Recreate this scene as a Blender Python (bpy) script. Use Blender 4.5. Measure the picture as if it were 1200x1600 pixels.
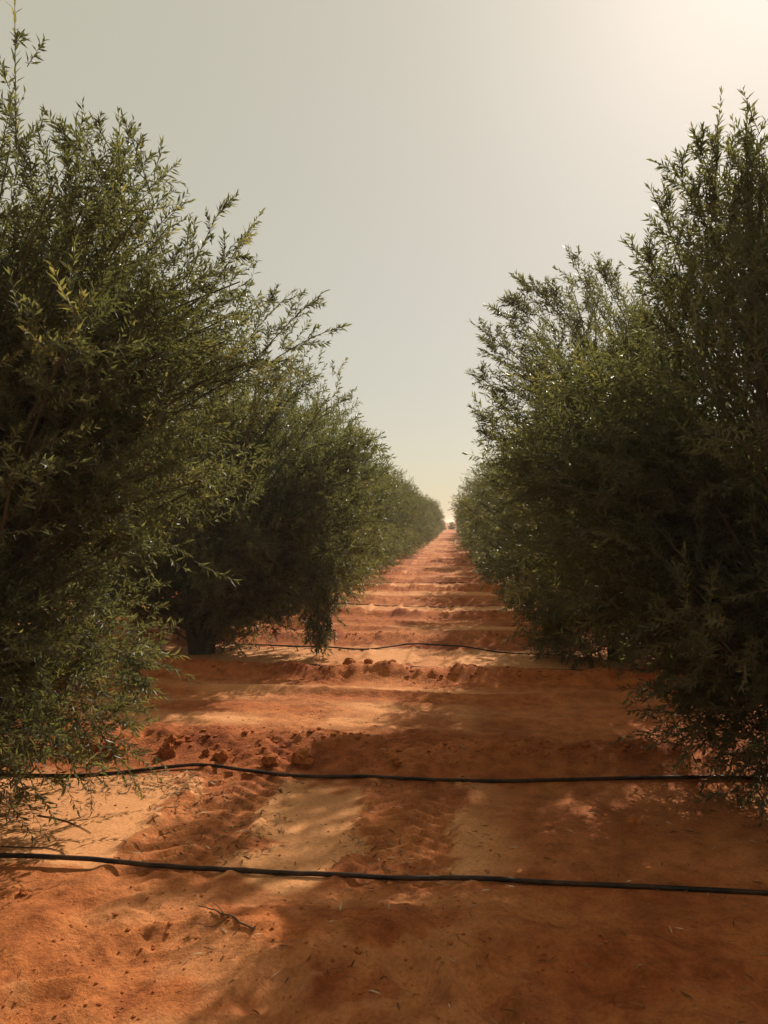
import bpy, math
import numpy as np
from mathutils import Vector, Matrix

for o in list(bpy.data.objects):
    bpy.data.objects.remove(o, do_unlink=True)
scene = bpy.context.scene
COL = scene.collection
R = math.radians

# ------------------------------------------------------------------ camera
FPX, CAMH, YAW = 1190.0, 1.6, R(5.28)
cam_d = bpy.data.cameras.new('camera')
cam = bpy.data.objects.new('camera', cam_d)
COL.objects.link(cam)
cam.location = (0, 0, CAMH)
cam.rotation_euler = (R(90.0 + 0.72), 0, YAW)
cam_d.sensor_fit = 'VERTICAL'
cam_d.sensor_height = 36.0
cam_d.lens = 36.0 * FPX / 1600.0
cam_d.clip_start = 0.05
cam_d.clip_end = 20000
scene.camera = cam

# ------------------------------------------------------------------ sky, sun, exposure
SUN_AZ, SUN_EL = R(21.5), R(37.0)          # azimuth from +Y towards +X
world = bpy.data.worlds.new('World')
scene.world = world
world.use_nodes = True
nt = world.node_tree
nt.nodes.clear()
w_out = nt.nodes.new('ShaderNodeOutputWorld')
w_bg = nt.nodes.new('ShaderNodeBackground')
w_sky = nt.nodes.new('ShaderNodeTexSky')
w_sky.sky_type = 'NISHITA'
w_sky.sun_disc = False
w_sky.sun_elevation = SUN_EL
w_sky.sun_rotation = SUN_AZ
w_sky.altitude = 100
w_sky.air_density = 1.0
w_sky.dust_density = 1.5
w_sky.ozone_density = 1.0
w_mul = nt.nodes.new('ShaderNodeMix')      # air thick with dust: the clear sky mixed evenly with a warm veil
w_mul.data_type = 'RGBA'
w_mul.inputs[0].default_value = 0.76
w_mul.inputs[7].default_value = (5.95, 5.45, 3.5, 1)
w_tint = nt.nodes.new('ShaderNodeMix')     # dust takes the yellow-green edge off the low sky
w_tint.data_type = 'RGBA'
w_tint.blend_type = 'MULTIPLY'
w_tint.inputs[0].default_value = 1.0
w_tint.inputs[7].default_value = (1.0, 0.96, 1.12, 1)
nt.links.new(w_sky.outputs[0], w_tint.inputs[6])
nt.links.new(w_tint.outputs[2], w_mul.inputs[6])
nt.links.new(w_mul.outputs[2], w_bg.inputs[0])
w_bg.inputs[1].default_value = 0.088
nt.links.new(w_bg.outputs[0], w_out.inputs[0])

sun_d = bpy.data.lights.new('sun', 'SUN')
sun_d.energy = 5.0
sun_d.angle = R(0.6)
sun_d.color = (1.0, 0.90, 0.74)
sun = bpy.data.objects.new('sun', sun_d)
COL.objects.link(sun)
sun.location = (6, 14, 14)
sdir = Vector((math.sin(SUN_AZ) * math.cos(SUN_EL), math.cos(SUN_AZ) * math.cos(SUN_EL), math.sin(SUN_EL)))
sun.rotation_euler = sdir.to_track_quat('Z', 'Y').to_euler()

scene.render.engine = 'CYCLES'
vs = scene.view_settings
vs.view_transform = 'Standard'
vs.look = 'None'
vs.exposure = 0.25
vs.gamma = 1.0
vs.use_curve_mapping = False
cy = scene.cycles
cy.use_denoising = True
cy.max_bounces = 8
cy.diffuse_bounces = 2
cy.glossy_bounces = 2
cy.transmission_bounces = 4
cy.transparent_max_bounces = 4
cy.volume_bounces = 1
cy.sample_clamp_indirect = 6.0
cy.caustics_reflective = False
cy.caustics_refractive = False

# ------------------------------------------------------------------ helpers
CT, ST = math.cos(YAW), math.sin(YAW)
def at(u, v, d):
    """a point d metres in front of the camera, seen in direction (u, v)"""
    X = (u - 600.0) / FPX * d
    Z = CAMH - (v - 815.0) / FPX * d
    return np.array([X * CT - d * ST, X * ST + d * CT, Z])

def on_ground(u, v):
    d = FPX * CAMH / (v - 815.0)
    p = at(u, v, d)
    return p[0], p[1]

def tag(o, label=None, cat=None, group=None, kind=None):
    if label: o['label'] = label
    if cat: o['category'] = cat
    if group: o['group'] = group
    if kind: o['kind'] = kind
    return o

def tri_mesh(name, V, T, mats, midx=None, tone=None, smooth=False):
    V = np.ascontiguousarray(V, dtype=np.float32)
    T = np.ascontiguousarray(T, dtype=np.int32)
    me = bpy.data.meshes.new(name)
    me.vertices.add(len(V))
    me.vertices.foreach_set('co', V.ravel())
    me.loops.add(T.size)
    me.loops.foreach_set('vertex_index', T.ravel())
    me.polygons.add(len(T))
    me.polygons.foreach_set('loop_start', np.arange(len(T), dtype=np.int32) * T.shape[1])
    for m in mats:
        me.materials.append(m)
    if midx is not None:
        me.polygons.foreach_set('material_index', np.ascontiguousarray(midx, dtype=np.int32))
    me.polygons.foreach_set('use_smooth', np.full(len(T), bool(smooth)))
    if tone is not None:
        a = me.attributes.new('tone', 'FLOAT', 'POINT')
        a.data.foreach_set('value', np.ascontiguousarray(tone, dtype=np.float32))
    me.update(calc_edges=True)
    return me

def link(name, me, parent=None, loc=None):
    o = bpy.data.objects.new(name, me)
    COL.objects.link(o)
    if parent is not None: o.parent = parent
    if loc is not None: o.location = loc
    return o

def _h(ix, iy, seed):
    ix = ix.astype(np.int64).astype(np.uint32); iy = iy.astype(np.int64).astype(np.uint32)
    h = ix * np.uint32(374761393) + iy * np.uint32(668265263) + np.uint32((seed * 2246822519) & 0xffffffff)
    h = (h ^ (h >> np.uint32(13))) * np.uint32(1274126177)
    h = h ^ (h >> np.uint32(16))
    return (h & np.uint32(0xffffff)).astype(np.float64) / float(0xffffff)

def vnoise(x, y, seed=0):
    ix, iy = np.floor(x), np.floor(y)
    fx, fy = x - ix, y - iy
    fx = fx * fx * fx * (fx * (fx * 6 - 15) + 10); fy = fy * fy * fy * (fy * (fy * 6 - 15) + 10)
    a, b = _h(ix, iy, seed), _h(ix + 1, iy, seed)
    c, d = _h(ix, iy + 1, seed), _h(ix + 1, iy + 1, seed)
    return (a + (b - a) * fx) * (1 - fy) + (c + (d - c) * fx) * fy - 0.5

def fbm(x, y, octaves, seed, gain=0.5):
    s, a = 0.0, 1.0
    for k in range(octaves):
        c, sn = math.cos(0.7 * k), math.sin(0.7 * k)
        s = s + a * vnoise((x * c - y * sn) * 2 ** k + 17.3 * k, (x * sn + y * c) * 2 ** k - 9.1 * k, seed + k)
        a *= gain
    return s

def sstep(a, b, x):
    t = np.clip((x - a) / (b - a), 0, 1)
    return t * t * (3 - 2 * t)

# ------------------------------------------------------------------ materials
def new_mat(name):
    m = bpy.data.materials.new(name)
    m.use_nodes = True
    n = m.node_tree
    b = n.nodes['Principled BSDF']
    return m, n, b

def noise_node(n, scale, detail=4, rough=0.55, vec=None):
    t = n.nodes.new('ShaderNodeTexNoise')
    t.inputs['Scale'].default_value = scale
    t.inputs['Detail'].default_value = detail
    t.inputs['Roughness'].default_value = rough
    if vec is not None: n.links.new(vec, t.inputs['Vector'])
    return t

def ramp(n, src, stops):
    r = n.nodes.new('ShaderNodeValToRGB')
    el = r.color_ramp.elements
    while len(el) < len(stops): el.new(0.5)
    for e, (p, c) in zip(el, stops):
        e.position = p
        e.color = (*c, 1)
    n.links.new(src, r.inputs[0])
    return r

def mixc(n, fac, a, b, blend='MIX'):
    m = n.nodes.new('ShaderNodeMix')
    m.data_type = 'RGBA'; m.blend_type = blend
    for s, i in ((fac, 0), (a, 6), (b, 7)):
        if hasattr(s, 'is_linked') or hasattr(s, 'links'): n.links.new(s, m.inputs[i])
        elif isinstance(s, tuple): m.inputs[i].default_value = (*s, 1)
        else: m.inputs[i].default_value = s
    return m.outputs[2]

def soil_material():
    m, n, b = new_mat('red_sand')
    geo = n.nodes.new('ShaderNodeNewGeometry')
    pos = geo.outputs['Position']
    at_ = n.nodes.new('ShaderNodeAttribute'); at_.attribute_name = 'crust'
    n1 = noise_node(n, 0.9, 5, 0.6, pos)
    n2 = noise_node(n, 7.0, 6, 0.65, pos)
    n3 = noise_node(n, 60.0, 4, 0.7, pos)
    loose = ramp(n, n1.outputs[0], [(0.32, (0.27, 0.066, 0.018)), (0.52, (0.41, 0.128, 0.038)), (0.72, (0.50, 0.182, 0.062))])
    fine = ramp(n, n2.outputs[0], [(0.32, (0.62, 0.54, 0.48)), (0.60, (1.15, 1.15, 1.15))])
    c1 = mixc(n, 1.0, loose.outputs[0], fine.outputs[0], 'MULTIPLY')
    crust = ramp(n, n2.outputs[0], [(0.3, (0.55, 0.245, 0.098)), (0.7, (0.64, 0.30, 0.128))])
    c2 = mixc(n, at_.outputs['Fac'], c1, crust.outputs[0])
    grain = ramp(n, n3.outputs[0], [(0.33, (0.78, 0.74, 0.70)), (0.6, (1.08, 1.08, 1.08))])
    c3 = mixc(n, 1.0, c2, grain.outputs[0], 'MULTIPLY')
    n.links.new(c3, b.inputs['Base Color'])
    b.inputs['Roughness'].default_value = 0.92
    b.inputs['Specular IOR Level'].default_value = 0.15
    inv = n.nodes.new('ShaderNodeMath'); inv.operation = 'MULTIPLY_ADD'
    n.links.new(at_.outputs['Fac'], inv.inputs[0]); inv.inputs[1].default_value = -0.45; inv.inputs[2].default_value = 0.75
    nb = noise_node(n, 38.0, 7, 0.7, pos)
    bump = n.nodes.new('ShaderNodeBump')
    n.links.new(inv.outputs[0], bump.inputs['Strength'])
    bump.inputs['Distance'].default_value = 0.03
    n.links.new(nb.outputs[0], bump.inputs['Height'])
    n.links.new(bump.outputs[0], b.inputs['Normal'])
    return m

def clod_material():
    m, n, b = new_mat('clod_soil')
    geo = n.nodes.new('ShaderNodeNewGeometry')
    n1 = noise_node(n, 22, 6, 0.65, geo.outputs['Position'])
    r = ramp(n, n1.outputs[0], [(0.3, (0.25, 0.070, 0.020)), (0.55, (0.38, 0.118, 0.034)), (0.75, (0.47, 0.165, 0.052))])
    n.links.new(r.outputs[0], b.inputs['Base Color'])
    b.inputs['Roughness'].default_value = 0.95
    b.inputs['Specular IOR Level'].default_value = 0.1
    bump = n.nodes.new('ShaderNodeBump'); bump.inputs['Strength'].default_value = 0.7; bump.inputs['Distance'].default_value = 0.012
    n2 = noise_node(n, 75, 5, 0.7, geo.outputs['Position'])
    n.links.new(n2.outputs[0], bump.inputs['Height']); n.links.new(bump.outputs[0], b.inputs['Normal'])
    return m

def leaf_material(name, per_object=False):
    m, n, b = new_mat(name)
    if per_object:
        src = n.nodes.new('ShaderNodeObjectInfo').outputs['Random']
    else:
        a = n.nodes.new('ShaderNodeAttribute'); a.attribute_name = 'tone'
        src = a.outputs['Fac']
    c = ramp(n, src, [(0.0, (0.044, 0.050, 0.024)), (0.45, (0.078, 0.084, 0.046)), (0.8, (0.124, 0.124, 0.066)), (1.0, (0.175, 0.155, 0.078))])
    geo = n.nodes.new('ShaderNodeNewGeometry')
    col = mixc(n, geo.outputs['Backfacing'], c.outputs[0], mixc(n, 0.30, c.outputs[0], (0.19, 0.20, 0.15)))
    n.links.new(col, b.inputs['Base Color'])
    b.inputs['Roughness'].default_value = 0.42
    b.inputs['Specular IOR Level'].default_value = 0.42
    tr = n.nodes.new('ShaderNodeBsdfTranslucent')
    tc = mixc(n, 1.0, c.outputs[0], (2.1, 1.95, 0.95), 'MULTIPLY')
    n.links.new(tc, tr.inputs['Color'])
    mx = n.nodes.new('ShaderNodeMixShader'); mx.inputs[0].default_value = 0.54
    n.links.new(b.outputs[0], mx.inputs[1]); n.links.new(tr.outputs[0], mx.inputs[2])
    n.links.new(mx.outputs[0], n.nodes['Material Output'].inputs['Surface'])
    return m

def bark_material():
    m, n, b = new_mat('bark')
    geo = n.nodes.new('ShaderNodeNewGeometry')
    mp = n.nodes.new('ShaderNodeMapping'); mp.inputs['Scale'].default_value = (18, 18, 4)
    n.links.new(geo.outputs['Position'], mp.inputs[0])
    n1 = noise_node(n, 1.0, 6, 0.7, mp.outputs[0])
    r = ramp(n, n1.outputs[0], [(0.3, (0.022, 0.017, 0.013)), (0.7, (0.085, 0.066, 0.048))])
    n.links.new(r.outputs[0], b.inputs['Base Color']); b.inputs['Roughness'].default_value = 0.9
    bump = n.nodes.new('ShaderNodeBump'); bump.inputs['Strength'].default_value = 0.8; bump.inputs['Distance'].default_value = 0.01
    n.links.new(n1.outputs[0], bump.inputs['Height']); n.links.new(bump.outputs[0], b.inputs['Normal'])
    return m

def plain_material(name, col, rough=0.6, spec=0.3, var=0.0, scale=8):
    m, n, b = new_mat(name)
    geo = n.nodes.new('ShaderNodeNewGeometry')
    n1 = noise_node(n, scale, 4, 0.6, geo.outputs['Position'])
    r = ramp(n, n1.outputs[0], [(0.3, tuple(c * (1 - var) for c in col)), (0.7, tuple(c * (1 + var) for c in col))])
    n.links.new(r.outputs[0], b.inputs['Base Color'])
    b.inputs['Roughness'].default_value = rough; b.inputs['Specular IOR Level'].default_value = spec
    return m

def hose_material():
    m, n, b = new_mat('black_polythene')
    geo = n.nodes.new('ShaderNodeNewGeometry')
    n1 = noise_node(n, 6, 6, 0.7, geo.outputs['Position'])
    r = ramp(n, n1.outputs[0], [(0.42, (0.008, 0.007, 0.007)), (0.70, (0.085, 0.042, 0.022))])
    n.links.new(r.outputs[0], b.inputs['Base Color'])
    b.inputs['Roughness'].default_value = 0.55; b.inputs['Specular IOR Level'].default_value = 0.2
    return m

def litter_material():
    m, n, b = new_mat('dry_leaf')
    a = n.nodes.new('ShaderNodeAttribute'); a.attribute_name = 'tone'
    r = ramp(n, a.outputs['Fac'], [(0.0, (0.05, 0.025, 0.012)), (0.5, (0.14, 0.065, 0.028)), (0.85, (0.30, 0.17, 0.08)), (1.0, (0.55, 0.42, 0.28))])
    n.links.new(r.outputs[0], b.inputs['Base Color']); b.inputs['Roughness'].default_value = 0.9; b.inputs['Specular IOR Level'].default_value = 0.05
    return m

M_SOIL = soil_material(); M_CLOD = clod_material()
M_LEAF = leaf_material('leaf'); M_LEAF_ONE = leaf_material('single_leaf', True)
M_BARK = bark_material(); M_TWIG = plain_material('twig', (0.10, 0.082, 0.05), 0.8, 0.2, 0.3)
M_HOSE = hose_material(); M_LITTER = litter_material()
M_DRY = plain_material('dry_wood', (0.13, 0.072, 0.04), 0.85, 0.2, 0.4, 30)

# ------------------------------------------------------------------ ground
ROW0, PITCH = 4.15, 5.0          # tree rows run across the track every 5 m
BERM = 1.24
TRACKS = (-1.32, -0.23)

def height(x, y):
    x = np.asarray(x, float); y = np.asarray(y, float)
    fade = 1 - sstep(130, 200, y)
    ph = (y - ROW0 + PITCH / 2) % PITCH - PITCH / 2          # signed distance to the closest row
    k = np.floor((y - ROW0 + PITCH / 2) / PITCH)
    wob = 0.16 * vnoise(x * 0.55 + 3.7 * k, k * 7.7, 5) + 0.06 * vnoise(x * 2.3, k * 3.1 + 0.5, 6)
    h = 0.05 * fbm(x * 0.33, y * 0.33, 3, 11)
    track = np.zeros_like(x)
    for tx in TRACKS:
        c = tx + 0.10 * vnoise(y * 0.35, np.full_like(y, tx), 21) - 0.06 * (y - 4.0) * (np.abs(y - 4) < 2) * 0
        track = np.maximum(track, 1 - sstep(0.20, 0.29, np.abs(x - c + 0.03 * vnoise(x * 6, y * 6, 22))))
    path = 1 - sstep(1.0, 1.7, np.abs(x + 0.7))
    amp = np.where(k == 0, np.where(ph < 0, 0.05, 0.115), np.where(k == 1, 0.125, 0.13))
    amp = amp * (0.8 + 0.55 * vnoise(x * 0.9, k * 5.3 + np.sign(ph), 7))
    amp = amp * (1 - 0.35 * track * path)
    e = np.abs(ph + wob * 0.7) - BERM
    berm = np.where(e < 0, np.exp(-(e / 0.30) ** 2), np.exp(-(e / 0.145) ** 2))
    rough = np.clip(berm * 1.25, 0, 1)
    h = h + amp * berm
    basin = 1 - sstep(0.55, 1.0, np.abs(ph))
    alley = sstep(1.55, 1.8, np.abs(ph))
    h = h - 0.02 * basin
    h = h + 0.05 * (k >= 1) * np.exp(-((np.abs(ph + 0.2 * vnoise(x * 0.5, k * 2.2, 44)) - 2.05) / 0.10) ** 2) * np.clip(0.6 + 1.5 * vnoise(x * 0.7, k * 9.1 + np.sign(ph), 45), 0, 1)
    # clods and crumbs on the banks
    cl = fbm(x * 5.5, y * 5.5, 4, 31, 0.6)
    cl2 = np.abs(fbm(x * 11, y * 11, 3, 37, 0.6))
    rough = rough * np.where((k == 0) & (ph < 0), 0.35, 1.0)
    h = h + rough * (0.045 * cl + 0.035 * cl2)
    # tractor marks along the alleys (across the track)
    h = h + alley * (0.012 * np.sin(y * 16 + 2.0 * vnoise(x * 0.4, y * 0.4, 41)) * (0.4 + vnoise(x * 0.8, y * 2, 42)) + 0.010 * fbm(x * 2.5, y * 9, 3, 43))
    # wheel tracks along the path, with lug prints
    lug = np.sin((y * 1.0 + np.abs(x - np.where(x < -0.78, TRACKS[0], TRACKS[1])) * 0.9) * 2 * math.pi / 0.12 + 1.6 * vnoise(x * 3, y * 3, 51))
    tr = track * np.where(alley > 0.5, 0.55, 1.0) * (0.55 + 0.9 * np.clip(vnoise(x * 1.1, y * 0.9, 52) + 0.35, 0, 1))
    h = h + tr * (-0.014 + (0.013 - 0.008 * (1 - sstep(3.2, 3.6, y))) * np.tanh(2.2 * lug) * np.clip(0.7 + 1.8 * vnoise(x * 2.1, y * 1.7, 58), 0, 1) + 0.013 * fbm(x * 5, y * 7, 5, 53, 0.68) + 0.014 * np.abs(fbm(x * 14, y * 16, 3, 55, 0.6)))
    ridge = sum(np.exp(-((np.abs(x - tx) - 0.28) / 0.05) ** 2) for tx in TRACKS)
    h = h + ridge * basin * (0.020 + 0.05 * np.clip(fbm(x * 9, y * 9, 3, 54, 0.6), -0.3, 1))
    # trampled foreground
    near = 1 - sstep(3.05, 3.45, y)
    h = h + near * (0.125 * fbm(x * 1.5, y * 1.5, 2, 61) + 0.022 * fbm(x * 5, y * 5, 4, 63, 0.62) + 0.012 * np.clip(np.abs(fbm(x * 9, y * 9, 3, 65, 0.6)) - 0.15, 0, 1))
    for (fu, fv, a, L, W, dep) in FEET:
        fx, fy = on_ground(fu, fv)
        dx, dy = x - fx, y - fy
        p = (dx * math.cos(a) + dy * math.sin(a)) / L
        q = (-dx * math.sin(a) + dy * math.cos(a)) / W
        r2 = np.sqrt(p * p + q * q) + 0.25 * vnoise(x * 6, y * 6, 64)
        h = h - 1.2 * dep * (1 - sstep(0.35, 1.0, r2)) + 0.6 * dep * np.exp(-((r2 - 1.12) / 0.16) ** 2)
    # low micro relief everywhere
    h = h + 0.010 * fbm(x * 4, y * 4, 3, 71) * (1 - 0.75 * basin * (1 - track))
    h = h + 0.006 * fbm(x * 13, y * 13, 3, 72, 0.6) * (1 - 0.7 * basin * (1 - track))
    return h * fade

FEET = [(288, 1462, 0.12, 0.17, 0.075, 0.017), (40, 1570, 0.5, 0.22, 0.10, 0.025), (430, 1545, -0.4, 0.11, 0.16, 0.030),
        (640, 1530, 2.1, 0.26, 0.10, 0.030), (760, 1570, 2.1, 0.28, 0.09, 0.03),
        (980, 1560, 2.3, 0.25, 0.11, 0.03), (990, 1290, 0.1, 0.10, 0.07, 0.02), (820, 1155, 0.2, 0.20, 0.10, 0.03)]

def crust_mask(x, y):
    ph = (y - ROW0 + PITCH / 2) % PITCH - PITCH / 2
    t = np.zeros_like(x)
    for tx in TRACKS:
        c = tx + 0.10 * vnoise(y * 0.35, np.full_like(y, tx), 21)
        t = np.maximum(t, (1 - sstep(0.24, 0.31, np.abs(x - c + 0.24 * fbm(x * 4, y * 4, 5, 22, 0.62)))) * (1 - 0.6 * sstep(5.5, 8, y)))
    b = 1 - sstep(0.56, 0.70, np.abs(ph + 0.05 + 0.30 * fbm(x * 2.5, y * 2.5, 4, 81, 0.6)))
    al = sstep(1.6, 1.9, np.abs(ph)) * 0.85 * np.clip(0.35 + 2.2 * fbm(x * 0.5, y * 2.6, 3, 82), 0, 1)
    # fine sand caught behind the banks
    e = np.exp(-((np.abs(ph) - 0.95) / 0.12) ** 2) * 0.6 * (ph < 0) * np.clip(0.5 + 2 * vnoise(x * 1.2, y * 2, 83), 0, 1)
    near = 0.45 * (1 - sstep(3.15, 3.4, y)) * sstep(-0.10, 0.25, fbm(x * 1.7, y * 1.7, 5, 84, 0.6))
    right = 1 - 0.85 * sstep(-0.05, 0.45, x + 0.35 * fbm(x * 1.5, y * 1.5, 3, 86)) * (1 - sstep(6, 9, y))
    return np.clip(np.maximum.reduce([b * (1 - 0.85 * t), al * (1 - 0.6 * t), e, near]) * right, 0, 1)

def axis_pts(lo, hi, step0, centre, grow, limit):
    """spacing step0 at centre growing with distance"""
    up = [centre]
    s = step0
    while up[-1] < hi: 
        s = step0 * (1 + max(0, up[-1] - centre - limit) * grow)
        up.append(up[-1] + s)
    dn = [centre]
    while dn[-1] > lo:
        s = step0 * (1 + max(0, centre - dn[-1] - limit) * grow)
        dn.append(dn[-1] - s)
    return np.array(dn[::-1][:-1] + up)

gx = axis_pts(-3000, 3000, 0.0205, -0.4, 3.4, 2.4)
gy = [-3000.0, -300, -40, -10, -4, -2, -1, 0, 0.6, 1.1, 1.5, 1.8]
yy = 2.0
while yy < 6000:
    gy.append(yy)
    yy += 0.0145 * max(1.0, (yy / 4.6) ** 1.68)
gy = np.array(gy)
GX, GY = np.meshgrid(gx, gy)
HZ = height(GX.ravel(), GY.ravel())
V = np.stack([GX.ravel(), GY.ravel(), HZ], 1)
nx, ny = len(gx), len(gy)
ii = (np.arange(ny - 1)[:, None] * nx + np.arange(nx - 1)[None, :]).ravel()
Q = np.stack([ii, ii + 1, ii + nx + 1, ii + nx], 1)
gm = tri_mesh('ground', V, Q, [M_SOIL], smooth=True)
ca = gm.attributes.new('crust', 'FLOAT', 'POINT')
ca.data.foreach_set('value', crust_mask(GX.ravel(), GY.ravel()).astype(np.float32))
tag(link('ground', gm), 'dry orange red sandy ground with banks and tyre tracks', None, None, 'structure')

def hz(x, y):
    return float(height(np.array([x]), np.array([y]))[0])

# ------------------------------------------------------------------ trees
def norm(a):
    return a / np.maximum(np.linalg.norm(a, axis=-1, keepdims=True), 1e-9)

def tubes(P, rad, sides):
    """P (N,S,3) polylines, rad (N,S): returns verts, tris"""
    N, S, _ = P.shape
    T = norm(np.gradient(P, axis=1))
    ref = np.where(np.abs(T[..., 2:3]) > 0.9, np.array([1.0, 0, 0]), np.array([0, 0, 1.0]))
    A = norm(np.cross(T, ref)); B = np.cross(T, A)
    ang = np.arange(sides) * 2 * math.pi / sides
    V = P[:, :, None, :] + rad[:, :, None, None] * (A[:, :, None, :] * np.cos(ang)[None, None, :, None] + B[:, :, None, :] * np.sin(ang)[None, None, :, None])
    idx = np.arange(N * S * sides).reshape(N, S, sides)
    a = idx[:, :-1, :]; b = np.roll(idx, -1, 2)[:, :-1, :]
    c = np.roll(idx, -1, 2)[:, 1:, :]; d = idx[:, 1:, :]
    T1 = np.stack([a, b, c], -1).reshape(-1, 3); T2 = np.stack([a, c, d], -1).reshape(-1, 3)
    return V.reshape(-1, 3), np.concatenate([T1, T2])

def leaf_geo(p, a, n, l, w, fine, rng):
    """lanceolate leaves: p base, a direction, n normal (each (N,3)), l, w (N,)"""
    b = np.cross(a, n)
    l = l[:, None]; w = w[:, None]
    curl = (0.06 + 0.16 * rng.random((len(p), 1))) * l
    N = len(p)
    if fine:
        v = np.stack([p,
                      p + a * l * .34 + b * w * .5 + n * w * .10,
                      p + a * l * .34 - b * w * .5 + n * w * .10,
                      p + a * l * .70 + b * w * .36 - n * curl * .45,
                      p + a * l * .70 - b * w * .36 - n * curl * .45,
                      p + a * l - n * curl], 1)
        t = np.array([[0, 2, 1], [1, 2, 4], [1, 4, 3], [3, 4, 5]])
    else:
        v = np.stack([p, p + a * l * .45 + b * w * .52 + n * w * .14, p + a * l * .45 - b * w * .52 + n * w * .14, p + a * l - n * curl * .6], 1)
        t = np.array([[0, 3, 1], [0, 2, 3]])
    m = v.shape[1]
    T = (np.arange(N)[:, None, None] * m + t[None]).reshape(-1, 3)
    return v.reshape(-1, 3), T, m

def make_tree(name, seed, ells, nbr, ntw, nlf, fine, leaf_l=0.078, leaf_w=0.0155, stems=4, extra=()):
    """returns (trunk mesh, crown mesh). ells: (cx,cy,cz, rx,ry,rz, weight)"""
    rng = np.random.default_rng(seed)
    E = np.array([e[:7] for e in ells], float)
    wts = E[:, 6] / E[:, 6].sum()
    pick = rng.choice(len(E), nbr, p=wts)
    d = norm(rng.normal(size=(nbr, 3)))
    low = d[:, 2] < -0.75
    d[low, 2] *= -0.6
    d = norm(d)
    rf = np.where(rng.random(nbr) < 0.68, rng.uniform(0.84, 1.06, nbr), rng.uniform(0.35, 0.82, nbr))
    Qp = E[pick, 0:3] + d * E[pick, 3:6] * rf[:, None]
    Qp[:, 2] = np.maximum(Qp[:, 2], 0.12 + 0.2 * rng.random(nbr))
    # stems
    sa = rng.random(stems) * 6.28 + np.arange(stems) * 6.28 / stems
    htop = E[:, 2].max() + 0.3
    ss = np.linspace(0, 1, 9)
    sp = np.zeros((stems, 9, 3))
    lean = 0.22 + 0.25 * rng.random(stems)
    ec = E[0, 0:2]
    for i in range(stems):
        wv = 0.06 * np.cumsum(rng.normal(size=(9, 2)), 0) * 0.5
        wv[0] = 0
        sp[i, :, 0] = 0.07 * math.cos(sa[i]) + ss * lean[i] * math.cos(sa[i]) * htop * 0.5 + wv[:, 0] + ec[0] * ss
        sp[i, :, 1] = 0.07 * math.sin(sa[i]) + ss * lean[i] * math.sin(sa[i]) * htop * 0.5 + wv[:, 1] + ec[1] * ss
        sp[i, :, 2] = -0.08 + ss * htop
    sr = np.outer(0.055 + 0.02 * rng.random(stems), 1.0 - 0.78 * ss)
    sr[:, 0] *= 1.5
    # a short common bole
    bp = np.zeros((1, 5, 3)); bp[0, :, 2] = np.linspace(-0.12, 0.5, 5); bp[0, :, 0] = 0.02 * rng.normal(size=5)
    br = np.array([[0.13, 0.105, 0.09, 0.085, 0.05]])
    bv, bt = tubes(bp, br, 12)
    bv[:, :2] *= (1 + 0.12 * np.sin(np.arctan2(bv[:, 1], bv[:, 0]) * 5 + seed))[:, None]
    sv, st = tubes(sp, sr, 8)
    # branches
    si = rng.integers(0, stems, nbr)
    zs = np.clip(0.42 * Qp[:, 2] + 0.15 * rng.normal(size=nbr), 0.15, 0.75 * htop)
    fidx = np.clip((zs + 0.08) / htop * 8, 0, 7.999)
    i0 = fidx.astype(int); fr = (fidx - i0)[:, None]
    S0 = sp[si, i0] * (1 - fr) + sp[si, i0 + 1] * fr
    C = 0.5 * (S0 + Qp) + np.array([0, 0, 1.0]) * (0.10 + 0.12 * rng.random((nbr, 1))) * np.linalg.norm(Qp - S0, axis=1, keepdims=True) + 0.08 * rng.normal(size=(nbr, 3))
    tt = np.linspace(0, 1, 7)[None, :, None]
    BP = (1 - tt) ** 2 * S0[:, None] + 2 * tt * (1 - tt) * C[:, None] + tt ** 2 * Qp[:, None]
    BL = np.linalg.norm(Qp - S0, axis=1)
    brad = np.clip(0.007 * BL, 0.004, 0.014)[:, None] * (1.15 - 0.85 * np.linspace(0, 1, 7))[None]
    Bv, Bt = tubes(BP, brad, 4)
    # twigs
    tpos = rng.uniform(0.06, 1.0, (nbr, ntw)) ** 0.42
    tpos[:, 0] = 1.0; tpos[:, 1] = 0.97
    t3 = tpos[..., None]
    TP = (1 - t3) ** 2 * S0[:, None] + 2 * t3 * (1 - t3) * C[:, None] + t3 ** 2 * Qp[:, None]
    TP = TP + 0.10 * rng.normal(size=TP.shape) * np.array([1, 1, 0.9])
    TP[..., 2] = np.maximum(TP[..., 2], 0.08)
    tan = norm(2 * (1 - t3) * (C - S0)[:, None] + 2 * t3 * (Qp - C)[:, None])
    outw = norm(TP * np.array([1, 1, 0.25]) + 1e-6 - np.array([0, 0, 0.3]))
    up = np.array([0, 0, 1.0])
    hz_f = np.clip((TP[..., 2:3] - 0.6) / 2.2, -0.35, 1)
    D = norm(0.42 * tan + 0.80 * norm(rng.normal(size=TP.shape)) + 0.38 * outw + up * (0.02 + 0.40 * hz_f))
    L = rng.uniform(0.15, 0.36, (nbr, ntw)) * np.where(rng.random((nbr, ntw)) < 0.08, 1.5, 1.0)
    P0 = TP.reshape(-1, 3); D = D.reshape(-1, 3); L = L.ravel()
    if len(extra):
        ex = np.array(extra, float)
        P0 = np.concatenate([P0, ex[:, 0:3]]); D = np.concatenate([D, norm(ex[:, 3:6])]); L = np.concatenate([L, ex[:, 6]])
    NT = len(P0)
    bend = norm(rng.normal(size=(NT, 3))) * 0.16 + up * rng.uniform(-0.22, 0.16, (NT, 1))
    bend = bend * L[:, None]
    tw = np.linspace(0, 1, 3 if fine else 2)[None, :, None]
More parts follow.
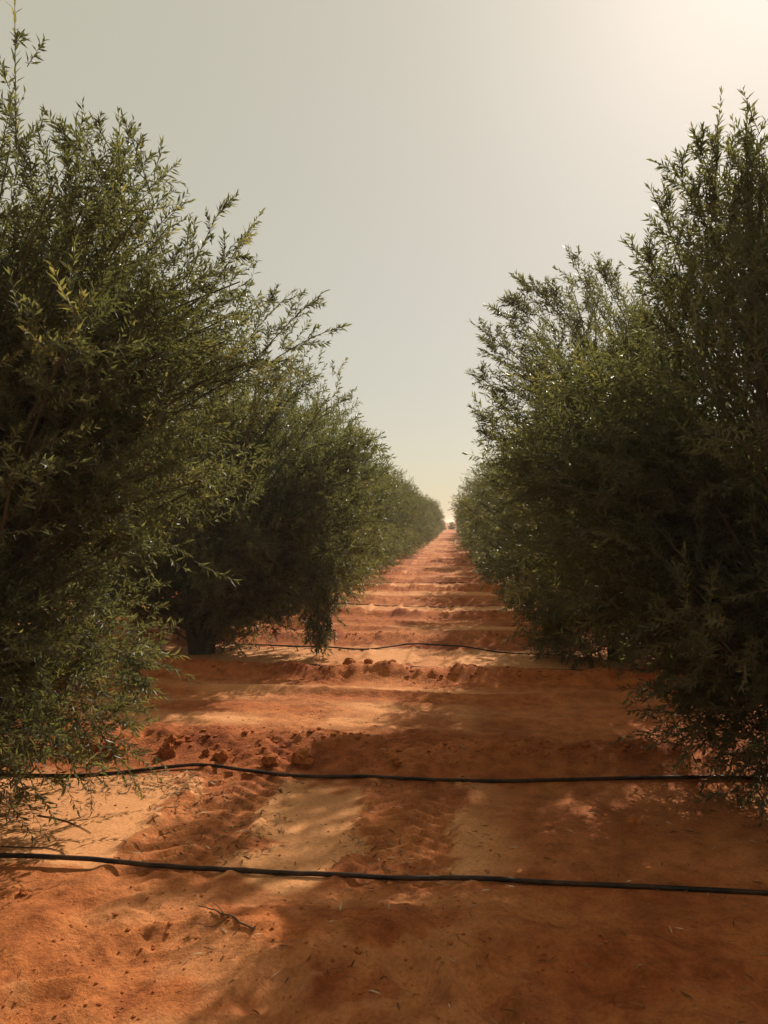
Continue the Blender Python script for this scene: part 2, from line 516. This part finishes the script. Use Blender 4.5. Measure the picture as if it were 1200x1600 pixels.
    TW = P0[:, None] + D[:, None] * L[:, None, None] * tw + bend[:, None] * tw ** 2
    tr = np.full((NT, 1), 0.0022) * np.linspace(1.2, 0.4, tw.shape[1])[None]
    Tv, Tt = tubes(TW, tr, 3)
    # leaves
    lt = (np.arange(nlf)[None, :] + 0.7 * rng.random((NT, nlf))) / nlf * 0.95 + 0.05
    l3 = lt[..., None]
    LP = P0[:, None] + D[:, None] * L[:, None, None] * l3 + bend[:, None] * l3 ** 2
    LT = norm(D[:, None] * L[:, None, None] + 2 * bend[:, None] * l3)
    phi = (np.arange(nlf)[None, :] * 2.4 + rng.random((NT, 1)) * 6.28 + 0.5 * rng.normal(size=(NT, nlf)))[..., None]
    ref = np.where(np.abs(LT[..., 2:3]) > 0.9, np.array([1.0, 0, 0]), up)
    A = norm(np.cross(LT, ref)); B = np.cross(LT, A)
    side = A * np.cos(phi) + B * np.sin(phi)
    op = rng.uniform(0.40, 1.15, (NT, nlf))[..., None] * np.where(l3 > 0.85, 0.55, 1)
    LD = norm(LT * np.cos(op) + side * np.sin(op) + up * rng.uniform(-0.30, 0.10, (NT, nlf, 1)))
    LN = norm(np.cross(LD, np.cross(side * -1 + 0.5 * rng.normal(size=side.shape), LD)))
    LP = LP.reshape(-1, 3); LD = LD.reshape(-1, 3); LN = LN.reshape(-1, 3)
    n = len(LP)
    ll = leaf_l * rng.uniform(0.5, 1.3, n) * np.where(lt.ravel() > 0.9, 0.75, 1)
    lw = leaf_w * rng.uniform(0.75, 1.25, n)
    Lv, Lt, m = leaf_geo(LP, LD, LN, ll, lw, False, rng)
    # tone: by twig, with some scatter
    tone_t = 0.40 + 0.17 * rng.normal(size=NT)
    tone_t[:nbr * ntw] += np.repeat(0.16 * rng.normal(size=nbr), ntw)
    tone_t = np.clip(tone_t, 0, 1)
    tone = np.clip(np.repeat(tone_t, nlf) + 0.12 * rng.normal(size=n), 0, 1)
    low_ = Lv.reshape(n, m, 3)[:, :, 2].min(1) < 0.015
    Lv.reshape(n, m, 3)[low_, :, 2] += 0.06
    crown_v = np.concatenate([Lv, Bv, Tv])
    crown_t = np.concatenate([Lt, Bt + len(Lv), Tt + len(Lv) + len(Bv)])
    mi = np.zeros(len(crown_t), int); mi[len(Lt):] = 1
    tn = np.concatenate([np.repeat(tone, m), np.zeros(len(Bv) + len(Tv))])
    crown = tri_mesh(name + '_crown', crown_v, crown_t, [M_LEAF, M_TWIG], mi, tn)
    trunk = tri_mesh(name + '_trunk', np.concatenate([bv, sv]), np.concatenate([bt, st + len(bv)]), [M_BARK], smooth=True)
    return trunk, crown

def ell(cx, cy, cz, rx, ry, rz, w=None):
    return (cx, cy, cz, rx, ry, rz, w if w is not None else rx * ry * rz)

def plant(meshes, x, y, label, group, rot=0.0, scale=(1, 1, 1)):
    root = bpy.data.objects.new('orchard_tree', None)
    root.empty_display_size = 0.3
    COL.objects.link(root)
    root.location = (x, y, hz(x, y) - 0.02)
    root.rotation_euler = (0, 0, rot)
    root.scale = scale
    tag(root, label, 'tree', group)
    link('trunk', meshes[0], root)
    c = link('crown', meshes[1], root)
    c['kind'] = 'stuff'
    return root

LEAF_V = None
def single_leaf_meshes():
    out = []
    rng = np.random.default_rng(3)
    for i in range(4):
        v, t, m = leaf_geo(np.zeros((1, 3)), np.array([[1.0, 0, 0]]), np.array([[0, 0, 1.0]]), np.array([1.0]), np.array([0.155 + 0.02 * i]), True, rng)
        out.append(tri_mesh('leaf', v, t, [M_LEAF_ONE]))
    return out
SINGLE = single_leaf_meshes()
rngS = np.random.default_rng(77)

def leafy_shoot(root, p0, p1, bow=0.08, leaves=22, ll=0.075, inv=None, side_twigs=0):
    """a shoot standing clear of the crown, its leaves one by one"""
    base = np.array(root.location)
    p0 = np.array(p0) - base; p1 = np.array(p1) - base
    L = np.linalg.norm(p1 - p0)
    bowv = np.array([0, 0, -1.0]) * bow * L + 0.03 * L * rngS.normal(size=3)
    t = np.linspace(0, 1, 7)[:, None]
    P = p0 + (p1 - p0) * t - bowv * 4 * t * (1 - t) * 0.5
    v, tr = tubes(P[None], np.linspace(0.0045, 0.0014, 7)[None], 5)
    sh = link('leafy_shoot', tri_mesh('leafy_shoot', v, tr, [M_TWIG], smooth=True), root)
    ph = rngS.random() * 6.28
    for i in range(leaves):
        f = 0.12 + 0.88 * (i + 0.3 * rngS.random()) / leaves
        f = min(f, 1.0)
        p = p0 + (p1 - p0) * f - bowv * 4 * f * (1 - f) * 0.5
        T = norm((p1 - p0) - bowv * 2 * (1 - 2 * f))
        ref = np.array([1.0, 0, 0]) if abs(T[2]) > 0.9 else np.array([0, 0, 1.0])
        A = norm(np.cross(T, ref)); B = np.cross(T, A)
        a = ph + i * 2.4 + 0.4 * rngS.normal()
        s = A * math.cos(a) + B * math.sin(a)
        o = rngS.uniform(0.30, 0.80) * (0.5 if f > 0.93 else 1)
        d = norm(T * math.cos(o) + s * math.sin(o))
        n = norm(np.cross(d, np.cross(-s, d)))
        b = np.cross(n, d)
        l = ll * rngS.uniform(0.65, 1.15)
        lo = bpy.data.objects.new('leaf', SINGLE[i % 4])
        COL.objects.link(lo)
        lo.parent = sh
        Mx = Matrix(((d[0] * l, b[0] * l, n[0] * l, p[0]), (d[1] * l, b[1] * l, n[1] * l, p[1]), (d[2] * l, b[2] * l, n[2] * l, p[2]), (0, 0, 0, 1)))
        lo.matrix_local = Mx
    return sh

XL, XR = -3.1, 1.95
GL, GR = 'trees along the left side of the track', 'trees along the right side of the track'
rngF = np.random.default_rng(12)
TUFT = []
for i in range(190):                      # the tuft that hangs down to the ground
    f = rngF.random()
    TUFT.append((1.52 + 0.15 * rngF.normal() * (1.1 - 0.6 * f), -0.25 + 0.13 * rngF.normal(), 1.25 - 0.95 * f,
                 0.25 * rngF.normal(), 0.25 * rngF.normal(), -1.0, rngF.uniform(0.15, 0.27)))
SHOOTS = [     # root, start (u, v, distance), tip (u, v, distance), bow, leaves
    ('L1', 22, 230, 3.9, 18, -10, 3.8, 0.03, 24, 0.060),
    ('L1', 200, 300, 4.3, 142, 182, 4.3, -0.10, 14),
    ('L1', 240, 320, 4.4, 188, 176, 4.4, -0.10, 18),
    ('L1', 215, 300, 4.2, 85, 190, 4.1, -0.12, 18),
    ('L1', 290, 440, 4.6, 352, 308, 4.6, 0.05, 18),
    ('L1', 320, 470, 4.7, 392, 352, 4.7, 0.06, 16),
    ('L1', 400, 560, 5.6, 505, 455, 5.5, 0.08, 22),
    ('L1', 430, 560, 5.6, 540, 508, 5.5, 0.08, 20),
    ('L1', 380, 540, 5.6, 462, 450, 5.6, 0.05, 18),
    ('L1', 110, 300, 4.3, 96, 185, 4.2, -0.05, 16),
    ('L1', 170, 1010, 3.9, 218, 1048, 3.8, 0.12, 5),
    ('L1', 170, 1060, 3.9, 222, 1078, 3.8, 0.12, 5),
    ('R1', 1175, 330, 4.3, 1172, 165, 4.2, 0.03, 20),
    ('R1', 1130, 330, 4.4, 1085, 195, 4.3, 0.05, 18),
    ('R1', 1120, 380, 4.4, 1045, 245, 4.3, 0.06, 18),
    ('R1', 1070, 420, 4.5, 1014, 285, 4.4, 0.06, 18),
    ('R1', 1060, 450, 4.6, 975, 375, 4.6, 0.05, 16),
    ('R1', 1110, 330, 4.4, 1125, 205, 4.3, 0.0, 18),
    ('R2', 960, 520, 8.4, 885, 385, 8.2, 0.04, 24),
    ('R2', 900, 520, 8.4, 803, 432, 8.2, 0.10, 24),
    ('R2', 860, 560, 8.4, 768, 478, 8.2, 0.08, 22),
    ('R2', 840, 590, 8.4, 736, 502, 8.2, 0.08, 24),
    ('R2', 850, 640, 8.4, 738, 585, 8.2, 0.06, 22),
    ('R2', 850, 720, 8.4, 740, 645, 8.2, 0.05, 22),
    ('R2', 850, 730, 8.4, 742, 668, 8.2, 0.05, 20),
    ('R2', 930, 560, 8.4, 842, 440, 8.2, 0.10, 20),
    ('R2', 890, 570, 8.4, 790, 455, 8.3, 0.12, 20),
    ('R2', 860, 620, 8.4, 752, 545, 8.2, 0.10, 20),
    ('R2', 860, 690, 8.5, 755, 615, 8.3, 0.10, 20),
    ('R2', 980, 500, 8.4, 930, 400, 8.3, 0.05, 20),
]
BASE = {'L1': (XL, ROW0), 'R1': (2.05, ROW0 + 0.5), 'R2': (XR, ROW0 + PITCH)}
def side_twigs(key, per, spread, lo, hi):
    """small leafy twigs along the shoots that stand clear of a crown"""
    out = []
    bx, by = BASE[key]
    base = np.array([bx, by, hz(bx, by) - 0.02])
    for row in SHOOTS:
        if row[0] != key: continue
        a = at(*row[1:4]) - base; b = at(*row[4:7]) - base
        L_ = np.linalg.norm(b - a); d_ = (b - a) / L_
        for i in range(per):
            f = rngF.uniform(-0.1, 0.82)
            p = a + (b - a) * f + np.array([0, 0, 1.0]) * row[7] * L_ * 2 * f * (1 - f)
            q = d_ + 0.75 * norm(rngF.normal(size=3)) + np.array([0, 0, 0.15])
            out.append((*(p + spread * rngF.normal(size=3) * (1 - f)), *q, rngF.uniform(lo, hi) * (1.05 - 0.5 * max(f, 0))))
    return out
# --- four trees one can study
L1 = plant(make_tree('left_first', 101, [ell(.05, 0.2, 2.5, 1.85, 1.55, 1.3), ell(-0.05, 0.0, 1.5, 1.6, 1.35, 1.0, 3.0), ell(0.05, -0.1, 0.65, 1.25, 1.1, 0.65, 2.6), ell(0.2, 0.2, 3.0, 1.05, 1.1, 0.85, 1.4), ell(0.9, 0.0, 2.95, 0.65, 0.8, 0.7, 1.2), ell(1.3, 0.6, 2.4, 0.6, 0.8, 0.85, 1.3)],
                     350, 30, 24, True, 0.056, 0.0118, extra=side_twigs('L1', 8, 0.05, 0.14, 0.26)), XL, ROW0, 'huge leafy tree filling the left edge, nearest on that side', GL)
R1 = plant(make_tree('right_first', 202, [ell(0.1, 0.1, 1.95, 1.3, 1.45, 1.6), ell(-1.0, 0.5, 1.75, 0.65, 0.8, 0.95, 1.6), ell(0.1, 0.0, 2.95, 0.9, 1.0, 0.85, 1.2), ell(0.1, 0.2, 0.8, 0.85, 1.0, 0.75, 1.3)],
                     285, 30, 24, True, 0.056, 0.0118, extra=side_twigs('R1', 12, 0.05, 0.14, 0.26)), 2.05, ROW0 + 0.5, 'tall dark shaded tree cut by the right edge of the picture', GR)
L2 = plant(make_tree('left_second', 303, [ell(0.1, 0.1, 2.25, 1.85, 1.7, 1.6), ell(-0.1, 0, 3.1, 1.2, 1.3, 0.9, 1.4), ell(0.85, 0.3, 1.15, 1.0, 1.2, 0.95, 2.0), ell(-0.4, 0.2, 0.75, 1.5, 1.3, 0.75, 4.2), ell(1.6, 0.2, 1.7, 0.7, 0.9, 0.95, 2.6), ell(0.1, 1.7, 2.1, 1.5, 1.0, 1.4, 2.6)],
                     310, 26, 22, False, 0.068, 0.0150, extra=TUFT), XL, ROW0 + PITCH, 'second tree on the left, dark hollow under it and a hanging tuft of leaves', GL)
R2 = plant(make_tree('right_second', 404, [ell(0.0, 0.1, 2.35, 1.35, 1.65, 1.6), ell(-0.1, 0, 3.35, 0.95, 1.15, 1.0, 1.3), ell(0.05, -0.1, 0.7, 1.25, 1.4, 0.70, 3.4), ell(0.4, 1.6, 1.8, 1.3, 1.0, 1.4, 2.2)],
                     270, 26, 22, False, 0.068, 0.0150, extra=side_twigs('R2', 26, 0.10, 0.2, 0.42)), XR, ROW0 + PITCH, 'second tree on the right with feathery pale twigs reaching over the track', GR)

# --- the rest of the avenue
GEN = [make_tree('avenue_a', 505, [ell(0, 0, 1.9, 1.75, 1.75, 1.6), ell(0.2, 0, 2.8, 1.1, 1.1, 0.85, 1.0), ell(0, 0, 0.75, 1.5, 1.5, 0.75, 2.8)], 180, 24, 17, False, 0.076, 0.0175),
       make_tree('avenue_b', 606, [ell(0, 0, 1.8, 1.7, 1.8, 1.55), ell(-0.2, 0.3, 2.7, 1.0, 1.2, 0.95, 1.0), ell(0, 0, 0.75, 1.5, 1.4, 0.75, 2.8)], 180, 24, 17, False, 0.076, 0.0175)]
ORD = ['first', 'second', 'third', 'fourth', 'fifth', 'sixth', 'seventh', 'eighth', 'ninth', 'tenth', 'eleventh', 'twelfth', 'thirteenth', 'fourteenth',
       'fifteenth', 'sixteenth', 'seventeenth', 'eighteenth', 'nineteenth', 'twentieth', 'twenty-first', 'twenty-second']
rngT = np.random.default_rng(9)
NROWS = 21
for k in range(2, NROWS):
    for sx, x0, grp, word in ((-1, XL, GL, 'left'), (1, XR, GR, 'right')):
        s = rngT.uniform(0.92, 1.06)
        if k == 2 and sx > 0: s = 0.95
        plant(GEN[int(rngT.integers(0, 2))], x0 + rngT.uniform(-0.12, 0.12), ROW0 + PITCH * k + rngT.uniform(-0.15, 0.15),
              '%s tree from the camera in the %s row beside the track' % (ORD[k], word), grp,
              rngT.uniform(0, 6.28), (s * rngT.uniform(0.95, 1.05) * rngT.choice((-1, 1)), s * rngT.uniform(0.95, 1.05), s * rngT.uniform(0.94, 1.08)))
# --- unseen trees carrying the rows on behind the viewer, added to shade the scene
for x_, y_, s_, w_ in ((XL - 0.6, -1.2, 0.9, 'left'), (XR + 1.1, -1.4, 0.85, 'right'), (XL, ROW0 - 2 * PITCH, 1.0, 'farther left'), (XR, ROW0 - 2 * PITCH, 1.0, 'farther right')):
    plant(GEN[1], x_, y_, 'unseen row tree, added for its shade, behind the viewer on the %s side' % w_, 'unseen shade trees behind the viewer', y_, (s_, s_, s_))
# --- the next rows out, seen under and between the crowns
for k in range(0, 5):
    for sx, x0, word in ((-1, XL - 5.0, 'left'), (1, XR + 5.0, 'right')):
        if k == 0 : continue
        s = rngT.uniform(0.95, 1.06)
        plant(GEN[int(rngT.integers(0, 2))], x0 + rngT.uniform(-0.2, 0.2), ROW0 + PITCH * k,
              'shadowy tree standing behind the %s tree of the %s row' % (ORD[k], word), 'trees in the outer rows', rngT.uniform(0, 6.28), (s, s, s))

for x_, y_, s_, w_ in ((-2.2, 140.0, 0.5, 'left'), (-0.5, 150.0, 0.42, 'middle'), (1.0, 144.0, 0.45, 'right')):
    o = plant(GEN[0], x_, y_, 'tiny hazy tree closing the far end of the track, %s of three' % w_, 'trees closing the far end', x_, (s_ * 1.2, s_, s_))
# --- shoots standing clear of the near crowns
for row in SHOOTS:
    root_ = {'L1': L1, 'R1': R1, 'R2': R2}[row[0]]
    leafy_shoot(root_, at(*row[1:4]), at(*row[4:7]), row[7], int(row[8] * 1.8), row[9] if len(row) > 9 else (0.078 if row[0] == 'R2' else 0.064))

# ------------------------------------------------------------------ irrigation hoses
def hose(ctrl, r, label, bury=False, seed=0):
    """ctrl: (x, y, lift) points along the hose"""
    c = np.array(ctrl, float)
    xs = np.arange(c[0, 0], c[-1, 0], 0.04)
    def cr(col):
        # smooth interpolation
        i = np.clip(np.searchsorted(c[:, 0], xs) - 1, 0, len(c) - 2)
        t = (xs - c[i, 0]) / (c[i + 1, 0] - c[i, 0])
        m = np.gradient(c[:, col], c[:, 0])
        h_ = (c[i + 1, 0] - c[i, 0])
        return (2 * t ** 3 - 3 * t ** 2 + 1) * c[i, col] + (t ** 3 - 2 * t ** 2 + t) * h_ * m[i] + (-2 * t ** 3 + 3 * t ** 2) * c[i + 1, col] + (t ** 3 - t ** 2) * h_ * m[i + 1]
    ys = cr(1) + 0.012 * vnoise(xs * 1.7, np.full_like(xs, seed + 0.5), 91)
    g = height(xs, ys)
    # a stiff pipe rests on the high spots
    pad = 14
    gp = np.pad(g, pad, mode='edge')
    win = np.stack([gp[i:i + len(g)] for i in range(2 * pad + 1)], 0)
    hi = np.max(win * 1.0 - 0.00035 * np.abs(np.arange(-pad, pad + 1))[:, None] ** 2 * 0.6, axis=0)
    ker = np.hanning(15); ker /= ker.sum()
    hi = np.convolve(np.pad(hi, 7, mode='edge'), ker, 'valid')
    z = np.maximum(0.55 * hi + 0.45 * g, g) + r * 0.8 + cr(2)
    if bury: z = g + r * (0.2 + 3.0 * vnoise(xs * 0.9, np.full_like(xs, seed + 2.5), 95))
    z = np.convolve(np.pad(z, 3, mode='edge'), np.ones(7) / 7, 'valid')
    P = np.stack([xs, ys, z], 1)[None]
    v, t = tubes(P, np.full((1, len(xs)), r), 12)
    o = link('irrigation_hose', tri_mesh('irrigation_hose', v, t, [M_HOSE], smooth=True))
    return tag(o, label, 'hose', 'black irrigation hoses laid across the track')

hose([(-9, 3.40, 0), (-2.6, 3.36, .02), (-2.1, 3.40, .03), (-1.2, 3.43, 0), (0, 3.43, 0), (1.2, 3.45, 0), (2.2, 3.46, 0), (8, 3.45, 0)], 0.0112,
     'thick black irrigation hose across the sand, closest to the camera', seed=1)
hose([(-9, 4.7, 0), (-3.0, 4.62, 0), (-2.4, 4.63, 0), (-1.7, 4.86, 0), (-1.0, 4.80, 0), (-.5, 4.86, 0), (0.1, 4.82, 0), (0.8, 4.88, 0), (1.6, 4.91, 0), (2.4, 4.9, 0), (8, 4.8, 0)], 0.0112,
     'black irrigation hose, second from the camera, with clods lying behind it', seed=2)
words = ['third', 'fourth', 'fifth', 'sixth', 'seventh', 'eighth', 'ninth']
hs = [(8.42, 2), (9.72, 3), (13.55, 4), (14.75, 5), (18.5, 6), (19.8, 7)]
for i, (y0, sd) in enumerate(hs):
    rg = np.random.default_rng(sd)
    pts = [(x, y0 + rg.uniform(-0.10, 0.10), 0) for x in np.linspace(-8.5, 7.5, 17)]
    if i == 1:
        pts = [(-8, 9.6, -.02), (-4, 9.75, -.02), (-2.2, 9.75, -.004), (-1.55, 9.55, 0), (-1.0, 9.5, 0), (-.6, 9.75, .02), (0.0, 9.75, .02), (.6, 9.5, -.003), (1.2, 9.4, -.012), (3, 9.6, -.03), (7, 9.6, -.03)]
    hose(pts, 0.0100 if i == 1 else 0.009, '%s irrigation hose from the camera, thin and dark across the track' % words[i], bury=(i != 1), seed=sd)

# ------------------------------------------------------------------ clods
def ico(sub):
    import bmesh
    bm = bmesh.new()
    bmesh.ops.create_icosphere(bm, subdivisions=sub, radius=1.0)
    v = np.array([q.co[:] for q in bm.verts]); t = np.array([[q.index for q in f.verts] for f in bm.faces])
    bm.free()
    return v, t
ICO3, ICO1 = ico(3), ico(1)

def n3(v, f, seed):
    return (vnoise(v[:, 0] * f + 5, v[:, 1] * f + v[:, 2] * f * .7, seed) + vnoise(v[:, 1] * f - 3, v[:, 2] * f + v[:, 0] * f * .6, seed + 1) + vnoise(v[:, 2] * f + 9, v[:, 0] * f + v[:, 1] * f * .5, seed + 2))

def clod(u, v, wpx, hpx, seed, label):
    x, y = on_ground(u, v)
    z = hz(x, y)
    # the ground stands above zero there: follow the line of sight to it
    d = FPX * (CAMH - z) / (v - 815.0)
    p = at(u, v, d); x, y = p[0], p[1]; z = hz(x, y)
    w, h = 1.0 * wpx / FPX * d / 2, 0.95 * hpx / FPX * d / 2
    V0 = ICO3[0].copy()
    f = 1 + 0.42 * n3(V0, 1.4, seed) + 0.30 * n3(V0, 3.0, seed + 9) + 0.16 * n3(V0, 7.5, seed + 20)
    V1 = V0 * f[:, None] * np.array([w, w * 0.85, h * 1.15])
    o = link('soil_clod', tri_mesh('soil_clod', V1, ICO3[1], [M_CLOD]), None, (x, y, z + h * 0.38))
    o.rotation_euler = (0, 0, seed * 1.3)
    return tag(o, label, 'clod', 'clods of red soil lying on the bank')

clod(475, 1192, 34, 24, 1, 'largest round soil clod right behind the second hose near the middle')
clod(343, 1184, 24, 20, 2, 'small dark soil clod behind the second hose, left of the tyre print')
clod(263, 1178, 24, 30, 3, 'upright soil clod standing at the middle of the cloddy bank')
clod(270, 1150, 36, 16, 4, 'wide flat soil clod on the crest of the bank')
clod(180, 1158, 38, 26, 5, 'broken soil clod beside the leaves of the left tree')
clod(142, 1152, 36, 30, 6, 'pale rounded soil clod half behind the left tree shoots')
clod(323, 1162, 12, 12, 7, 'pebble sized soil clod on the smooth sand behind the bank')
clod(425, 1192, 26, 18, 8, 'low crumbly soil clod left of the largest clod')
clod(620, 1200, 16, 12, 11, 'tiny soil clod behind the hose to the right of the largest clod')
clod(545, 1036, 20, 12, 12, 'soil clod on the far bank below the hanging tuft')
clod(575, 1036, 14, 10, 13, 'smaller soil clod on the far bank just right of another')
clod(610, 1042, 18, 12, 14, 'soil clod on the far bank in the middle of the track')
clod(990, 1290, 22, 14, 15, 'lone dark soil clod in the shade at the right')
clod(41, 1394, 14, 11, 16, 'little soil clod in front of the nearest hose at the left')

# crumbs: too many to count
rngC = np.random.default_rng(5)
NC = 34000
cx = rngC.uniform(-3.2, 2.6, NC); cyy = 2.3 + (rngC.random(NC) ** 1.5) * 9.5
ph = (cyy - ROW0 + PITCH / 2) % PITCH - PITCH / 2
bank = np.exp(-((np.abs(ph) - BERM) / 0.32) ** 2)
trk = sum(np.exp(-((np.abs(cx - tx)) / 0.27) ** 4) for tx in TRACKS)
bank = bank * np.where(cyy < 3.4, 0.3, 1.0)
keep = rngC.random(NC) < np.clip(0.13 + 0.7 * bank + 0.4 * trk, 0, 1) * np.clip(0.75 + 1.2 * vnoise(cx * 1.3, cyy * 1.3, 15), 0.1, 1)
cx, cyy, bank = cx[keep], cyy[keep], bank[keep]
cs = 0.0020 + 0.006 * rngC.random(len(cx)) ** 4 + 0.022 * bank * rngC.random(len(cx)) ** 6
czz = height(cx, cyy)
b0, t0 = ICO1
jit = 1 + 0.45 * (rngC.random((len(cx), len(b0), 1)) - 0.5)
Vc = b0[None] * jit * cs[:, None, None] * np.array([1.2, 1.0, 0.6]) + np.stack([cx, cyy, czz + cs * 0.2], 1)[:, None]
Tc = (np.arange(len(cx))[:, None, None] * len(b0) + t0[None]).reshape(-1, 3)
tag(link('soil_crumbs', tri_mesh('soil_crumbs', Vc.reshape(-1, 3), Tc, [M_CLOD])), 'fine crumbs of red soil strewn over banks and tyre tracks', 'soil crumbs', None, 'stuff')

# leaf litter
def litter():
    rng = np.random.default_rng(8)
    xs, ys = [], []
    def add(n, x0, x1, y0, y1):
        xs.append(rng.uniform(x0, x1, n)); ys.append(rng.uniform(y0, y1, n))
    add(2200, -3.0, 2.4, 2.3, 5.6)
    add(900, -2.6, -1.55, 4.35, 4.75)
    add(900, -1.7, -0.9, 3.5, 4.8)
    add(600, -0.55, 0.2, 3.5, 4.8)
    add(500, -2.7, -2.0, 3.45, 4.3)
    add(260, 1.2, 2.6, 4.2, 5.2)
    add(500, -4.5, -1.5, 8.3, 10)
    add(400, 0.6, 3.0, 8.3, 10)
    add(700, -3.0, 2.4, 5.6, 11)
    x = np.concatenate(xs); y = np.concatenate(ys)
    k = rng.random(len(x)) < np.clip(0.6 + 1.8 * fbm(x * 1.6, y * 1.6, 2, 19), 0.05, 1)
    x, y = x[k], y[k]
    n = len(x)
    a = rng.random(n) * 6.28
    d = norm(np.stack([np.cos(a), np.sin(a), rng.uniform(-.05, .35, n)], 1))
    nn = norm(np.stack([0.4 * rng.normal(size=n), 0.4 * rng.normal(size=n), np.ones(n)], 1))
    nn = norm(nn - d * (nn * d).sum(1, keepdims=True))
    l = rng.uniform(0.018, 0.06, n)
    p = np.stack([x, y, height(x, y) + 0.004], 1) 
    v, t, m = leaf_geo(p, d, nn, l, l * rng.uniform(0.09, 0.17, n), True, rng)
    v[:, 2] = np.maximum(v[:, 2], height(v[:, 0], v[:, 1]) + 0.002)
    tone = np.repeat(np.clip(rng.random(n) ** 0.85, 0, 1), m)
    tag(link('leaf_litter', tri_mesh('leaf_litter', v, t, [M_LITTER], None, tone)), 'dry fallen leaves and bits scattered on the sand', 'leaf litter', None, 'stuff')
litter()

def fallen_twig(pts, r, label, forks=()):
    def poly(pp):
        P = []
        for (u, v) in pp:
            x, y = on_ground(u, v); P.append([x, y, 0])
        P = np.array(P)
        s = np.linspace(0, len(P) - 1, 5 * len(P)); 
        Pi = np.stack([np.interp(s, np.arange(len(P)), P[:, c]) for c in range(3)], 1)
        Pi[:, 2] = height(Pi[:, 0], Pi[:, 1])
        Pi[:, 2] = np.maximum(Pi[:, 2], 0.75 * Pi[:, 2] + 0.25 * Pi[:, 2].max()) + r * 0.8
        return Pi
    P = poly(pts)
    v, t = tubes(P[None], np.linspace(r, r * 0.45, len(P))[None], 6)
    Vs, Ts = [v], [t]
    for f in forks:
        Pf = poly(f)
        v2, t2 = tubes(Pf[None], np.linspace(r * 0.6, r * 0.3, len(Pf))[None], 5)
        Ts.append(t2 + sum(len(q) for q in Vs)); Vs.append(v2)
    o = link('fallen_twig', tri_mesh('fallen_twig', np.concatenate(Vs), np.concatenate(Ts), [M_DRY], smooth=True))
    return tag(o, label, 'twig', 'dry twigs on the sand')
fallen_twig([(398, 1478), (380, 1468), (355, 1455), (330, 1440), (312, 1430)], 0.0045, 'forked dry twig lying in the foreground beside a footprint',
            [[(362, 1459), (340, 1464), (300, 1453)], [(352, 1453), (345, 1435), (333, 1420)]])
fallen_twig([(62, 1270), (85, 1273), (110, 1280), (130, 1288), (145, 1297)], 0.004, 'curved thin twig on pale sand beneath the left tree')
fallen_twig([(5, 1318), (40, 1320), (75, 1320), (98, 1325), (108, 1335)], 0.004, 'bent dry twig just behind the nearest hose at the left', [[(70, 1320), (85, 1316), (100, 1312)]])

# ------------------------------------------------------------------ dusty air
hb = np.array([[x, y, z] for z in (-1.5, 6.2) for y in (-3200.0, 6400.0) for x in (-3200.0, 3200.0)])
hq = np.array([[0, 2, 3, 1], [4, 5, 7, 6], [0, 1, 5, 4], [2, 6, 7, 3], [0, 4, 6, 2], [1, 3, 7, 5]])
hm = bpy.data.materials.new('dust_haze'); hm.use_nodes = True
hn = hm.node_tree; hn.nodes.clear()
ho = hn.nodes.new('ShaderNodeOutputMaterial'); hv = hn.nodes.new('ShaderNodeVolumePrincipled')
hv.inputs['Color'].default_value = (0.95, 0.86, 0.77, 1)
hv.inputs['Density'].default_value = 0.0010
hv.inputs['Anisotropy'].default_value = 0.3
hn.links.new(hv.outputs[0], ho.inputs['Volume'])
tag(link('haze', tri_mesh('haze', hb, hq, [hm])), 'pale dust hanging in the air over the track', 'haze', None, 'stuff')
